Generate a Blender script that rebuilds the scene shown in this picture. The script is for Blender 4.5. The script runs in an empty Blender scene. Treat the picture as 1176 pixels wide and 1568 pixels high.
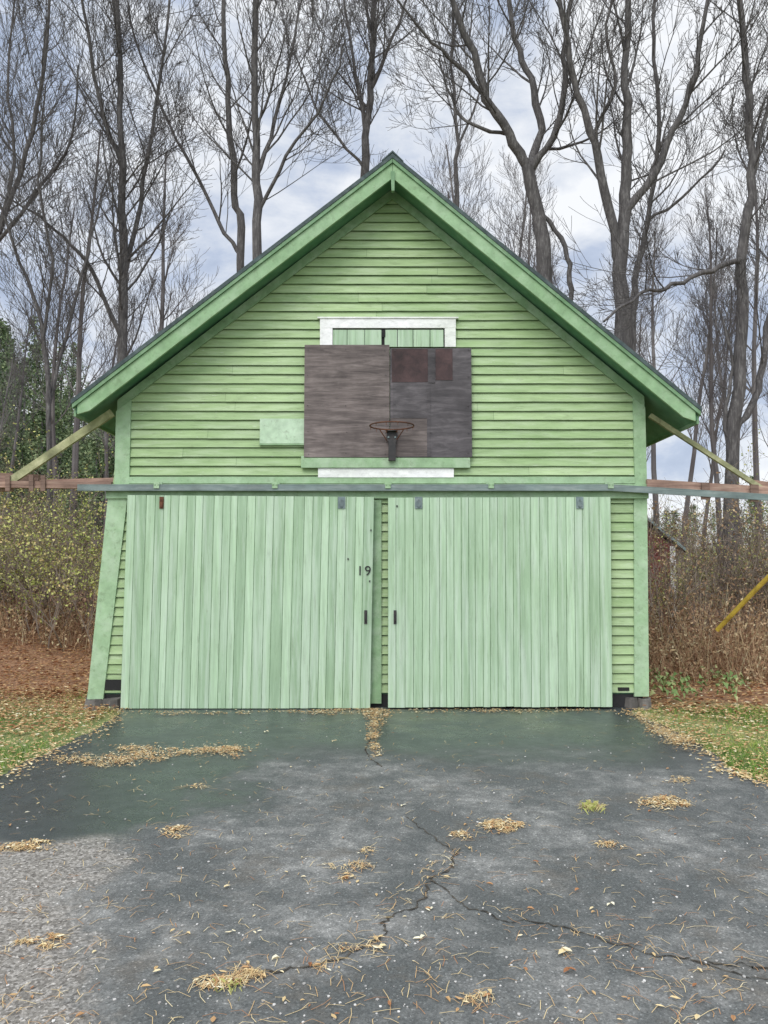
import bpy, math, random
from mathutils import Vector, Matrix
random.seed(11)
R = random.uniform
scene = bpy.context.scene

# ------------------------------------------------------------------ survey
FPX, TH, CH, CD = 1178.0, math.radians(4.0), 1.55, 8.6   # photo focal (px), camera pitch, height, distance to facade
CT, ST = math.cos(TH), math.sin(TH)
def W(u, v, y=0.0):
    """metres (x,z) on the vertical plane at depth y (facade = 0)"""
    a = (u-588)/FPX; b = (784-v)/FPX
    t = (CD+y)/(CT-b*ST)
    return (a*t, CH+(ST+b*CT)*t)
def G(u, v):
    """metres (x,y) on the ground"""
    a = (u-588)/FPX; b = (784-v)/FPX
    t = -CH/(ST+b*CT)
    return (a*t, (CT-b*ST)*t-CD)

# ------------------------------------------------------------------ node helpers
def new_mat(name):
    m = bpy.data.materials.new(name); m.use_nodes = True
    nt = m.node_tree
    return m, nt, nt.nodes['Principled BSDF']
def N(nt, typ, **kw):
    n = nt.nodes.new(typ)
    for k, v in kw.items():
        if k in n.inputs: n.inputs[k].default_value = v
        else: setattr(n, k, v)
    return n
def ramp(nt, fac, stops, interp='LINEAR'):
    n = nt.nodes.new('ShaderNodeValToRGB'); cr = n.color_ramp; cr.interpolation = interp
    while len(cr.elements) < len(stops): cr.elements.new(0.5)
    for e, (p, c) in zip(cr.elements, stops):
        e.position = p
        if isinstance(c, (int, float)): c = (c, c, c)
        e.color = (c[0], c[1], c[2], 1)
    nt.links.new(fac, n.inputs[0]); return n.outputs[0]
def mixc(nt, fac, a, b, mode='MIX'):
    n = nt.nodes.new('ShaderNodeMix'); n.data_type = 'RGBA'; n.blend_type = mode
    for s, val in ((0, fac), (6, a), (7, b)):
        if isinstance(val, bpy.types.NodeSocket): nt.links.new(val, n.inputs[s])
        elif isinstance(val, (int, float)):
            n.inputs[s].default_value = val if s == 0 else (val, val, val, 1)
        else: n.inputs[s].default_value = (val[0], val[1], val[2], 1)
    return n.outputs[2]
def math_(nt, op, a, b=0.0, clamp=False):
    n = nt.nodes.new('ShaderNodeMath'); n.operation = op; n.use_clamp = clamp
    for i, val in enumerate((a, b)):
        if isinstance(val, bpy.types.NodeSocket): nt.links.new(val, n.inputs[i])
        else: n.inputs[i].default_value = val
    return n.outputs[0]
def coords(nt, scale=(1, 1, 1)):
    tc = nt.nodes.new('ShaderNodeTexCoord'); mp = nt.nodes.new('ShaderNodeMapping')
    mp.inputs['Scale'].default_value = scale
    nt.links.new(tc.outputs['Object'], mp.inputs[0]); return mp.outputs[0]
def noise(nt, vec, scale, detail=5, rough=0.6, dist=0.0):
    n = N(nt, 'ShaderNodeTexNoise', Scale=scale, Detail=detail, Roughness=rough, Distortion=dist)
    nt.links.new(vec, n.inputs['Vector']); return n.outputs['Fac']
def tone(nt):
    n = nt.nodes.new('ShaderNodeAttribute'); n.attribute_name = 'tone'; return n.outputs['Fac']
def bump(nt, b, h, strength=0.3, dist=0.01):
    n = N(nt, 'ShaderNodeBump', Strength=strength, Distance=dist)
    nt.links.new(h, n.inputs['Height']); nt.links.new(n.outputs[0], b.inputs['Normal'])

def paint(name, c1, c2, worn, stretch, peel=0.62, rough=0.6, dirt=0.5, fade=0.45, low=.82):
    """old painted board: two paint tones by board, streaks along grain, chalky faded areas, peeled flecks, grime"""
    m, nt, b = new_mat(name)
    v = coords(nt, stretch); vb = coords(nt)
    base = mixc(nt, tone(nt), c1, c2)
    s1 = noise(nt, v, 9, 4, 0.65)
    base = mixc(nt, 1.0, base, ramp(nt, s1, [(0.3, low), (0.7, 1.12)]), 'MULTIPLY')
    s2 = noise(nt, vb, 1.1, 3)
    base = mixc(nt, 1.0, base, ramp(nt, s2, [(0.3, (0.88, 0.90, 0.84)), (0.7, (1.08, 1.05, 1.08))]), 'MULTIPLY')
    sf = noise(nt, v, 4.5, 5, 0.7, 0.3)
    base = mixc(nt, ramp(nt, sf, [(0.46, 0), (0.66, fade)]), base, worn)
    s3 = noise(nt, v, 26, 6, 0.75)
    f = ramp(nt, s3, [(peel, 0), (peel+0.04, 0.8)])
    base = mixc(nt, f, base, worn)
    f2 = ramp(nt, noise(nt, v, 14, 6, 0.8, 0.4), [(0.30, dirt), (0.46, 0)])
    base = mixc(nt, f2, base, (0.12, 0.15, 0.08))
    nt.links.new(base, b.inputs['Base Color'])
    b.inputs['Roughness'].default_value = rough
    b.inputs['Specular IOR Level'].default_value = 0.3
    bump(nt, b, s3, 0.35, 0.004)
    return m
def wood(name, cs, stretch, scale=8, rough=0.85):
    m, nt, b = new_mat(name)
    v = coords(nt, stretch); vb = coords(nt)
    s = noise(nt, v, scale, 6, 0.7, 0.6)
    c = ramp(nt, s, [(0.25, cs[0]), (0.5, cs[1]), (0.75, cs[2])])
    c = mixc(nt, 1.0, c, ramp(nt, noise(nt, vb, 3.5, 5), [(0.3, 0.7), (0.7, 1.25)]), 'MULTIPLY')
    c = mixc(nt, 1.0, c, ramp(nt, tone(nt), [(0, 0.6), (1, 1.3)]), 'MULTIPLY')
    nt.links.new(c, b.inputs['Base Color']); b.inputs['Roughness'].default_value = rough
    bump(nt, b, s, 0.4, 0.004); return m
def flatwood(name, cs, scale=5, rough=0.9):
    m, nt, b = new_mat(name)
    s = noise(nt, coords(nt), scale, 2, 0.6)
    c = ramp(nt, s, [(0.3, cs[0]), (0.5, cs[1]), (0.7, cs[2])])
    nt.links.new(c, b.inputs['Base Color']); b.inputs['Roughness'].default_value = rough
    b.inputs['Specular IOR Level'].default_value = 0.2
    return m
def tonemat(name, stops, rough=0.8):
    m, nt, b = new_mat(name)
    c = ramp(nt, tone(nt), stops)
    nt.links.new(c, b.inputs['Base Color']); b.inputs['Roughness'].default_value = rough
    b.inputs['Specular IOR Level'].default_value = 0.2
    return m

# ------------------------------------------------------------------ mesh helpers
class MB:
    def __init__(s): s.v = []; s.f = []; s.t = []; s.m = []
    def face(s, pts, t=0.5, m=0):
        i = len(s.v); s.v += [tuple(p) for p in pts]; s.f.append(tuple(range(i, i+len(pts)))); s.t.append(t); s.m.append(m)
    def solid(s, a, b, t=0.5, m=0, ms=None):
        """a,b : matching loops (a front, b back); ms = material of the rim faces"""
        i = len(s.v); n = len(a); s.v += [tuple(p) for p in a]+[tuple(p) for p in b]
        s.f.append(tuple(range(i, i+n))); s.f.append(tuple(range(i+2*n-1, i+n-1, -1)))
        for k in range(n):
            k2 = (k+1) % n
            s.f.append((i+k2, i+k, i+n+k, i+n+k2))
        s.t += [t]*(n+2); s.m += [m]*2+[m if ms is None else ms]*n
    def prism(s, poly, y0, y1, t=0.5, m=0):
        s.solid([(x, y0, z) for x, z in poly], [(x, y1, z) for x, z in poly], t, m)
    def box(s, x0, x1, y0, y1, z0, z1, t=0.5, m=0):
        s.prism([(x0, z0), (x1, z0), (x1, z1), (x0, z1)], y0, y1, t, m)
    def beam(s, p0, p1, w, h, t=0.5, m=0):
        p0 = Vector(p0); p1 = Vector(p1); d = (p1-p0).normalized()
        up = Vector((0, 0, 1)) if abs(d.z) < 0.95 else Vector((0, 1, 0))
        sd = d.cross(up).normalized(); up = sd.cross(d)
        c = [(-w/2, -h/2), (w/2, -h/2), (w/2, h/2), (-w/2, h/2)]
        s.solid([p0+sd*a+up*b for a, b in c], [p1+sd*a+up*b for a, b in c], t, m)
    def build(s, name, mats, parent=None, smooth=False, fixn=False):
        me = bpy.data.meshes.new(name); me.from_pydata(s.v, [], s.f)
        at = me.attributes.new('tone', 'FLOAT', 'FACE'); at.data.foreach_set('value', s.t)
        for m in mats: me.materials.append(m)
        me.polygons.foreach_set('material_index', s.m)
        if smooth: me.polygons.foreach_set('use_smooth', [True]*len(s.f))
        me.update()
        if fixn:
            import bmesh
            bm = bmesh.new(); bm.from_mesh(me); bmesh.ops.recalc_face_normals(bm, faces=bm.faces); bm.to_mesh(me); bm.free()
        o = bpy.data.objects.new(name, me); scene.collection.objects.link(o)
        if parent: o.parent = parent
        return o
def empty(name, loc=(0, 0, 0)):
    o = bpy.data.objects.new(name, None); o.location = loc; scene.collection.objects.link(o); return o
def tube(mb, pts, rads, sides=4, t=0.5, m=0):
    i0 = len(mb.v)
    d = (pts[-1]-pts[0])
    if d.length < 1e-6: return
    d.normalize(); ref = Vector((0, 0, 1)) if abs(d.z) < 0.8 else Vector((1, 0, 0))
    a = d.cross(ref).normalized(); b = d.cross(a)
    cs = [(math.cos(6.2832*k/sides), math.sin(6.2832*k/sides)) for k in range(sides)]
    for p, r in zip(pts, rads):
        for c, s in cs:
            q = p+a*(c*r)+b*(s*r); mb.v.append((q.x, q.y, q.z))
    for j in range(len(pts)-1):
        o = i0+j*sides
        for k in range(sides):
            k2 = (k+1) % sides
            mb.f.append((o+k, o+k2, o+sides+k2, o+sides+k)); mb.t.append(t); mb.m.append(m)

def rndv():
    while True:
        v = Vector((R(-1, 1), R(-1, 1), R(-1, 1)))
        if 0.05 < v.length < 1: return v.normalized()
def tilt(d, ang):
    ax = d.cross(rndv())
    if ax.length < 1e-3: ax = Vector((1, 0, 0))
    return (Matrix.Rotation(ang, 3, ax.normalized()) @ d).normalized()
def grow(mb, p, d, L, r, lvl, maxl, tips=None, up=0.10, wig=0.16, kids=(1, 2), rmin=0.004):
    n = (9, 7, 5, 4, 3, 3)[min(lvl, 5)]; seg = L/n
    pts = [p.copy()]; rads = [r]; spawn = []
    for i in range(n):
        d = (d+rndv()*wig+Vector((0, 0, up))).normalized()
        p = p+d*seg; rr = max(rmin, r*(1-0.82*(i+1)/n)); pts.append(p.copy()); rads.append(rr)
        if lvl < maxl and i >= (1 if lvl else 2):
            for _ in range(random.randint(*kids)):
                spawn.append((p-d*seg*R(0, 1), tilt(d, R(0.4, 0.95)), L*R(0.32, 0.62)*(1-0.45*i/n), rr*R(0.45, 0.7)))
    tube(mb, pts, rads, 6 if r > 0.06 else (4 if r > 0.02 else 3))
    if tips is not None and lvl >= maxl-1: tips += pts[1:]
    for s in spawn: grow(mb, s[0], s[1], s[2], max(rmin, s[3]), lvl+1, maxl, tips, up, wig, kids, rmin)
def cat(pts, k=4):
    out = []
    P = [pts[0]]+pts+[pts[-1]]
    for i in range(1, len(P)-2):
        for j in range(k):
            t = j/k; a, b, c, d = P[i-1], P[i], P[i+1], P[i+2]
            out.append(0.5*((2*b)+(c-a)*t+(2*a-5*b+4*c-d)*t*t+(3*b-a-3*c+d)*t*t*t))
    out.append(pts[-1].copy()); return out
def limb(mb, uv, y, w0, w1, start=0.3, dens=2.3, dy=0.0, clen=(1.4, 4.0), maxl=3):
    D = CD+y; w0 *= .9; w1 *= .85; dens *= 1.2
    pts = []
    for i, (u, v) in enumerate(uv):
        yy = y+dy*i/(len(uv)-1)
        x, z = W(u, v, yy); pts.append(Vector((x, yy, z)))
    pts = cat(pts); n = len(pts)
    for i in range(1, n-1): pts[i] += rndv()*0.04
    r0 = w0/FPX*D/2; r1 = w1/FPX*D/2
    rads = [(r0+(r1-r0)*(i/(n-1))**0.9)*R(.94, 1.07) for i in range(n)]
    tube(mb, pts, rads, 9)
    for i in range(int(start*n), n-1):
        seg = pts[i+1]-pts[i]; L = seg.length; d = seg.normalized()
        k = L*dens; k = int(k)+(1 if random.random() < k-int(k) else 0)
        for _ in range(k):
            rr = rads[i]*R(0.22, 0.5)
            ln = R(*clen)*(1-0.35*i/n)
            grow(mb, pts[i]+seg*R(0, 1), tilt(d, R(0.4, 0.95)), ln, min(rr, 0.010*ln+0.010), 1, maxl, None, 0.11, 0.14, (1, 2), 0.0048)

# ------------------------------------------------------------------ materials
M_siding = paint('siding_paint', (0.29, 0.42, 0.20), (0.375, 0.51, 0.26), (0.56, 0.61, 0.50), (0.35, 1, 3), 0.63, fade=.25, low=.87, dirt=.5)
M_door = paint('door_paint', (0.30, 0.435, 0.28), (0.44, 0.60, 0.41), (0.52, 0.61, 0.51), (3, 1, 0.16), 0.64, fade=.6)
M_trim = paint('trim_paint', (0.24, 0.38, 0.21), (0.35, 0.51, 0.31), (0.47, 0.54, 0.43), (1, 1, 1), 0.65, fade=.35)
M_fasc = paint('fascia_paint', (0.15, 0.275, 0.145), (0.27, 0.425, 0.235), (0.39, 0.48, 0.35), (1, 1, 1), 0.67, fade=.3)
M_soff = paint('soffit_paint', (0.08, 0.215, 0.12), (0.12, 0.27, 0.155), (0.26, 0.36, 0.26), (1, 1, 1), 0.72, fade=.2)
M_pale = paint('pale_panel', (0.43, 0.58, 0.41), (0.47, 0.62, 0.44), (0.58, 0.68, 0.55), (1, 1, 1), 0.72)
M_white = paint('white_paint', (0.78, 0.79, 0.77), (0.84, 0.85, 0.84), (0.66, 0.68, 0.62), (1, 1, 2), 0.68, dirt=.35, fade=.2)
M_lapshade = flatwood('lap_shade', [(.05, .08, .04), (.09, .14, .07), (.14, .21, .11)], 8)  # dark green for clapboard undersides: the lap shadow painted as colour
M_joint = flatwood('door_joint', [(.10, .16, .09), (.16, .25, .14), (.24, .35, .21)], 8)  # darker green on door board edges, groove shade put into the colour
M_ply = wood('weathered_plywood', [(0.05, 0.04, 0.038), (0.12, 0.098, 0.092), (0.22, 0.185, 0.172)], (0.5, 1, 5), 5)
M_plyd = wood('dark_plywood', [(0.035, 0.032, 0.034), (0.078, 0.07, 0.074), (0.145, 0.13, 0.135)], (0.6, 1, 3.5), 5)
M_plyr = wood('red_stained_board', [(0.025, 0.018, 0.019), (0.055, 0.033, 0.033), (0.09, 0.052, 0.05)], (1, 1, 1), 9)
M_beam = wood('brown_timber', [(0.10, 0.06, 0.045), (0.27, 0.17, 0.13), (0.42, 0.30, 0.23)], (0.4, 1, 5), 7)
M_brace = wood('mossy_timber', [(0.13, 0.13, 0.065), (0.26, 0.265, 0.14), (0.42, 0.40, 0.25)], (1, 1, 1), 7)
M_ypole = wood('yellow_pole_paint', [(0.25, 0.15, 0.03), (0.55, 0.38, 0.05), (0.7, 0.5, 0.08)], (1, 1, 1), 9)
M_track = wood('galvanised_track', [(0.10, 0.14, 0.14), (0.17, 0.22, 0.21), (0.28, 0.32, 0.30)], (0.4, 1, 4), 6, 0.5)
M_steel = wood('old_steel', [(0.08, 0.12, 0.12), (0.16, 0.21, 0.21), (0.27, 0.32, 0.31)], (1, 1, 1), 12, 0.5)
M_rust = wood('rusty_iron', [(0.05, 0.02, 0.012), (0.13, 0.05, 0.025), (0.22, 0.09, 0.04)], (1, 1, 1), 15)
M_black = wood('black_iron', [(0.012, 0.012, 0.013), (0.03, 0.028, 0.028), (0.06, 0.045, 0.04)], (1, 1, 1), 15, 0.6)
M_shingle = wood('roof_shingles', [(0.03, 0.05, 0.05), (0.06, 0.085, 0.085), (0.11, 0.14, 0.14)], (1, 1, 1), 12)
M_dark = wood('dark_interior', [(0.01, 0.01, 0.01), (0.015, 0.015, 0.015), (0.02, 0.02, 0.02)], (1, 1, 1), 5)
M_stone = wood('foundation_stone', [(0.06, 0.055, 0.05), (0.14, 0.13, 0.115), (0.26, 0.24, 0.22)], (1, 1, 1), 9)
M_red = wood('red_shed_paint', [(0.12, 0.03, 0.028), (0.21, 0.055, 0.048), (0.29, 0.11, 0.09)], (1, 1, 1), 6)
M_bark = wood('bark', [(0.03, 0.027, 0.027), (0.085, 0.077, 0.075), (0.22, 0.21, 0.20)], (4, 4, 0.6), 7)
M_farbark = flatwood('distant_bark', [(0.07, 0.065, 0.065), (0.115, 0.105, 0.105), (0.18, 0.17, 0.165)], .5)
M_twig = flatwood('shrub_bark', [(0.10, 0.075, 0.06), (0.19, 0.15, 0.12), (0.30, 0.25, 0.21)], 1.5)

# ================================================================== GARAGE
garage = empty('green_garage', (0, 0, 0))
XR = 0.094                       # ridge x
ZR = 6.07; YF = -0.42; YB = 7.2  # roof top at ridge, front / back of roof
EL = (-3.36, 3.33); ER = (3.41, 3.25)
sl = (ZR-EL[1])/(XR-EL[0]); sr = (ZR-ER[1])/(ER[0]-XR)
def roof_z(x): return ZR-(XR-x)*sl if x < XR else ZR-(x-XR)*sr
def wl(z):   # left wall edge, kicked out at the bottom
    return -3.015 if z > 2.75 else -3.015-(2.75-z)/2.7*0.235
def wr(z): return 2.94-max(0, 2.75-z)/2.75*0.045
mb = MB()
SO = 0.20   # soffit below roof top
poly = [(wl(0.2)+.02, 0.12), (wr(0)-.02, 0.12), (wr(3)-.02, roof_z(2.92)-SO-.005), (XR, ZR-SO-.005), (wl(3)+.02, roof_z(-3.0)-SO-.005), (wl(2.75)+.02, 2.75)]
mb.prism(poly, 0.0, 0.12)
mb.prism(poly, 6.88, 7.0)
mb.solid([(wl(0.2)+.02, .12, .12), (wl(2.75)+.02, .12, 2.75), (wl(2.75)+.02, .12, 3.4), (wl(3)+.1, .12, 3.4), (wl(0.2)+.14, .12, .12)],
         [(wl(0.2)+.02, 6.88, .12), (wl(2.75)+.02, 6.88, 2.75), (wl(2.75)+.02, 6.88, 3.4), (wl(3)+.1, 6.88, 3.4), (wl(0.2)+.14, 6.88, .12)])
mb.box(2.77, 2.88, .12, 6.88, .12, 3.38)
mb.build('wall_sheathing', [M_soff], garage, fixn=True)
# --- clapboards
mb = MB(); e = 0.1045; z = 0.16; k = 0
while z < 5.86:
    zt = z+e+0.008
    def xs(zz):
        l = wl(zz); r = wr(zz)
        lim = ZR-SO-0.01-zz
        l = max(l, XR-lim/sl); r = min(r, XR+lim/sr)
        return l, r
    lb, rb = xs(z); lt, rt = xs(zt)
    if rt > lt:
        cuts = [0.0]
        wdt = rb-lb
        pos = R(0.6, 3.0)
        while pos < wdt-0.5: cuts.append(pos/wdt); pos += R(1.8, 3.8)
        cuts.append(1.0)
        for a, b in zip(cuts, cuts[1:]):
            g = 0.0012; dz = R(-0.003, 0.003); yb = -0.030+R(-0.003, 0.002); t = min(1, max(0, random.gauss(0.5, 0.28)))
            xa0, xb0 = lb+(rb-lb)*a+g, lb+(rb-lb)*b-g
            xa1, xb1 = (lt if a == 0 else min(max(xa0, lt), rt)), (rt if b == 1 else min(max(xb0, lt), rt))
            n = max(2, int((xb0-xa0)/0.4)); prev = None
            for q in range(n+1):
                f = q/n; w_ = R(-0.002, 0.002)
                bt = (xa0+(xb0-xa0)*f, yb+w_, z+dz+w_); tp = (xa1+(xb1-xa1)*f, -0.004, zt)
                bk = (bt[0], 0.0, bt[2]+0.001); lip = (bt[0], bt[1]+.003, bt[2]-.005)
                if prev:
                    mb.face([prev[0], bt, tp, prev[1]], t); mb.face([prev[3], lip, bt, prev[0]], t, 1); mb.face([prev[2], bk, lip, prev[3]], t, 1)  # lip and underside take the dark colour that draws the shadow line
                prev = (bt, tp, bk, lip)
    z += e
mb.build('clapboard_siding', [M_siding, M_lapshade], garage)
mb = MB(); z = 0.16
while z < 3.3:
    for (sx, xf) in ((-1, wl), (1, wr)):
        x0 = xf(z)-sx*.003; x1 = xf(z+e)-sx*0.013
        mb.face([(x0, 0.03, z), (x0, 7, z), (x1, 7, z+e+.008), (x1, 0.03, z+e+.008)], R(.2, .8))
        mb.face([(x0, 0.03, z), (x0, 7, z), (xf(z)-sx*.02, 7, z), (xf(z)-sx*.02, 0.03, z)], .5)
    z += e
mb.build('side_siding', [M_siding], garage)
# --- roof
mb = MB()
def band(x0, x1, d0, d1):
    return [(x0, roof_z(x0)-d0), (x1, roof_z(x1)-d0), (x1, roof_z(x1)-d1), (x0, roof_z(x0)-d1)]
mb.prism([EL, (XR, ZR), (XR, ZR-.05), (EL[0]+.0, EL[1]-.05)], YF-.03, YB, .5, 0)
mb.prism([(XR, ZR), ER, (ER[0], ER[1]-.05), (XR, ZR-.05)], YF-.03, YB, .45, 0)
mb.prism([(XR-.12, roof_z(XR-.12)+.012), (XR, ZR+.03), (XR+.12, roof_z(XR+.12)+.012), (XR+.12, roof_z(XR+.12)-.0), (XR, ZR+.01), (XR-.12, roof_z(XR-.12)-.0)], YF-.035, YB, .6, 0)
mb.build('roof_shingle_layer', [M_shingle], garage, fixn=True)
mb = MB()
mb.prism([(EL[0]+.03, roof_z(EL[0]+.03)-.055), (XR, ZR-.055), (XR, ZR-SO), (EL[0]+.03, roof_z(EL[0]+.03)-.16)], YF+.035, YB-.05, .4)
mb.prism([(XR, ZR-.055), (ER[0]-.03, roof_z(ER[0]-.03)-.055), (ER[0]-.03, roof_z(ER[0]-.03)-.16), (XR, ZR-SO)], YF+.035, YB-.05, .6)
mb.build('soffit', [M_soff], garage, fixn=True)
# --- rake boards
mb = MB()
FD = 0.265
for s in (0, 1):
    x0, x1 = (EL[0]+.01, XR-.002) if s == 0 else (XR+.002, ER[0]-.01)
    mb.prism(band(x0, x1, .052, .098), YF-.022, YF+.03, .0)
    xa = x0 + (.05 if s == 0 else 0); xb = x1-(.05 if s == 1 else 0)
    if s == 0: pl = [(xa, roof_z(xa)-.10), (xb, roof_z(xb)-.10), (xb, roof_z(xb)-FD), (xa+.13, roof_z(xa+.13)-FD), (xa, roof_z(xa)-.20)]
    else: pl = [(xa, roof_z(xa)-.10), (xb, roof_z(xb)-.10), (xb, roof_z(xb)-.20), (xb-.13, roof_z(xb-.13)-FD), (xa, roof_z(xa)-FD)]
    mb.prism(pl, YF, YF+.032, .9)
mb.prism([(XR-.02, ZR-.20), (XR+.025, ZR-.20), (XR+.02, ZR-.42), (XR-.012, ZR-.42)], YF-.02, YF+.03, .0)
for x, zz in ((EL[0]+.02, EL[1]), (ER[0]-.02, ER[1])):
    mb.box(x-.012, x+.012, YF+.04, YB-.06, zz-.17, zz-.052, .3)
mb.build('rake_fascia', [M_fasc], garage, fixn=True)
mb = MB()
for s in (0, 1):
    x0, x1 = (-3.0, XR-.001) if s == 0 else (XR+.001, 2.93)
    mb.prism(band(x0, x1, SO+.004, SO+.12), -0.05, -0.034, .1)
mb.prism([(wl(3), 2.42), (wl(3)+.165, 2.42), (wl(3)+.165, roof_z(wl(3)+.165)-SO-.12), (wl(3), roof_z(wl(3))-SO-.12)], -.045, .02, .8)
mb.prism([(wl(.1)-.01, .09), (wl(.1)+.165, .09), (wl(2.4)+.19, 2.41), (wl(2.4)-.03, 2.41)], -.043, .02, .95)
mb.prism([(wr(3)-.135, 2.42), (wr(3), 2.42), (wr(3), roof_z(wr(3))-SO-.12), (wr(3)-.135, roof_z(wr(3)-.135)-SO-.12)], -.045, .02, .7)
mb.prism([(wr(.1)-.15, .12), (wr(.1)+.01, .12), (wr(2.4)+.005, 2.41), (wr(2.4)-.14, 2.41)], -.043, .02, .9)
a = W(200, 731); b = W(970, 741)
mb.box(a[0], b[0], -.055, -.036, b[1], a[1], .7)
a = W(166, 742); b = W(990, 764)
mb.box(a[0], b[0], -.075, -.036, b[1], a[1]-.001, .35)
a = W(567, 766); b = W(584, 1076); mb.box(a[0], b[0], -.05, -.036, b[1], a[1], .0)
mb.build('trim_boards', [M_trim], garage, fixn=True)
mb = MB()
a = W(163, 1040); b = W(187, 1056); mb.box(a[0], b[0], -.039, -.0, b[1], a[1], .5, 0)
a = W(945, 1052); b = W(962, 1057); mb.box(a[0], b[0], -.039, -.0, b[1], a[1], .5, 0)
mb.box(-3.1, 2.85, -.01, .1, -.02, .14, .5, 0)
mb.build('wall_gap', [M_dark], garage, fixn=True)
mb = MB()
for cx, cy, w_, h_ in ((-3.17, .0, .28, .10), (-3.0, .0, .26, .11), (2.72, .02, .22, .12), (2.87, .02, .2, .10), (-3.27, .3, .3, .12)):
    n = 9; base = []; top = []
    for q in range(n):
        an = 6.2832*q/n; rr = R(.75, 1.15)
        base.append((cx+math.cos(an)*w_/2*rr, cy+math.sin(an)*.12*rr, -.05)); top.append((cx+math.cos(an)*w_/2*rr*.8, cy+math.sin(an)*.1*rr, h_*R(.75, 1.05)))
    mb.solid(base, top, R(.2, .7))
for q in range(9):
    mb.box(-3.12, -3.0, .6+q*.7, 1.25+q*.7, -.05, .13, R(.2, .8))
    mb.box(2.72, 2.88, .2+q*.74, .9+q*.74, -.05, .13, R(.2, .8))
mb.build('foundation_stones', [M_stone], garage, fixn=True)

# --- sliding doors : flat tongue and groove, narrow V joints
def door(name, tl, tr, bl, br, n_seed, pattern):
    random.seed(n_seed)
    y0, y1 = -.135, -.105
    TL, TR, BL, BR = [W(*p, y0) for p in (tl, tr, bl, br)]
    wd = TR[0]-TL[0]; mbd = MB(); x = 0; i = 0; drop = 0
    while x < wd-.001:
        w_ = R(*pattern[i % 2][0])
        if x+w_ > wd-.04: w_ = wd-x
        t = min(1, max(0, random.gauss(pattern[i % 2][1], .17)))
        f0 = (x+.0005)/wd; f1 = (x+w_-.0005)/wd; yy = y0+R(-.001, .001)
        drop = drop*.6+R(-.004, .004)
        def L(f, top):
            p, q = (TL, TR) if top else (BL, BR)
            return (p[0]+(q[0]-p[0])*f, p[1]+(q[1]-p[1])*f)
        b0, b1, t1, t0 = L(f0, 0), L(f1, 0), L(f1, 1), L(f0, 1)
        zz0 = max(.008, b0[1]+drop); zz1 = max(.008, b1[1]+drop)
        c = .0025
        fr = [(b0[0]+c, zz0), (b1[0]-c, zz1), (t1[0]-c, t1[1]), (t0[0]+c, t0[1])]
        md_ = [(b0[0], zz0), (b1[0], zz1), (t1[0], t1[1]), (t0[0], t0[1])]
        A = [(px, yy, pz) for px, pz in fr]; B = [(px, yy+c, pz) for px, pz in md_]; C = [(px, y1, pz) for px, pz in md_]
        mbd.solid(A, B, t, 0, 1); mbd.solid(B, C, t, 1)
        x += w_; i += 1
    for f in (.1, .5, .9):
        zz = BL[1]+(TL[1]-BL[1])*f
        mbd.box(min(TL[0], BL[0])+.06, TR[0]-.03, y1+.001, y1+.025, zz-.07, zz+.07, .2)
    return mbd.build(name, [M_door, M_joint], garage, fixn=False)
door('sliding_door_left', (195, 758), (573, 761), (184, 1087), (567, 1084), 5, (((.075, .10), .82), ((.085, .125), .25)))
door('sliding_door_right', (594, 762), (935, 761), (594, 1083), (938, 1082), 9, (((.07, .11), .70), ((.08, .12), .42)))
random.seed(21)
# --- track, brackets, hangers, handles
mb = MB()
def tz(u): return W(u, 747 if u < 935 else 747+(u-935)/241*15, -.12)
pp = [tz(u) for u in (120, 350, 600, 935, 1060, 1190)]
for p, q in zip(pp, pp[1:]):
    mb.prism([(p[0], p[1]-.03), (q[0], q[1]-.03), (q[0], q[1]+.03), (p[0], p[1]+.03)], -.15, -.145, .5)
    mb.prism([(p[0], p[1]+.031), (q[0], q[1]+.031), (q[0], q[1]+.036), (p[0], p[1]+.036)], -.152, -.078, .7)
    mb.prism([(p[0], p[1]-.036), (q[0], q[1]-.036), (q[0], q[1]-.031), (p[0], p[1]-.031)], -.152, -.125, .4)
mb.build('door_track', [M_track], garage, fixn=True)
mb = MB()
for u in (240, 421, 594, 752, 935):
    x, zz = W(u, 745, -.15)
    mb.box(x-.03, x+.03, -.165, -.1535, zz-.02, zz+.05, .6); mb.box(x-.045, x+.045, -.10, -.077, zz+.022, zz+.055, .4)
    for s in (-.018, .018): mb.box(x+s-.006, x+s+.006, -.174, -.166, zz+.015, zz+.027, .1)
mb.build('track_brackets', [M_trim], garage, fixn=True)
mb = MB()
for u, m in ((247, 1), (523, 0), (641, 0), (888, 0)):
    x, zz = W(u, 771, -.15); w_ = .022 if m else .04
    mb.box(x-w_, x+w_, -.148, -.141, zz-.055, zz+.075, .6, m)
    mb.box(x-w_*.6, x+w_*.6, -.156, -.149, zz-.03, zz+.03, .3, m)
    for s in (-.035, .035): mb.box(x-.009, x+.009, -.162, -.1485, zz+s-.009, zz+s+.009, .1, m)
mb.build('door_hangers', [M_steel, M_rust], garage, fixn=True)
mb = MB()
for u in (560, 605):
    x, zz = W(u, 945, -.14)
    mb.box(x-.016, x+.016, -.144, -.1375, zz-.075, zz+.075, .5)
    pts = [Vector((x, -.14, zz-.055)), Vector((x, -.175, zz-.035)), Vector((x, -.18, zz)), Vector((x, -.175, zz+.035)), Vector((x, -.14, zz+.055))]
    tube(mb, pts, [.006]*5, 6)
for u, v in ((533, 856), (566, 890), (568, 812), (608, 775)):
    x, zz = W(u, v, -.14); mb.box(x-.007, x+.007, -.146, -.1372, zz-.01, zz+.01, .4)
mb.build('door_handles', [M_black], garage)
x, zz = W(546, 881, -.142)
tx = bpy.data.curves.new('house_number', 'FONT'); tx.body = '19'; tx.size = .15; tx.extrude = .003; tx.space_character = 1.15
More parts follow.
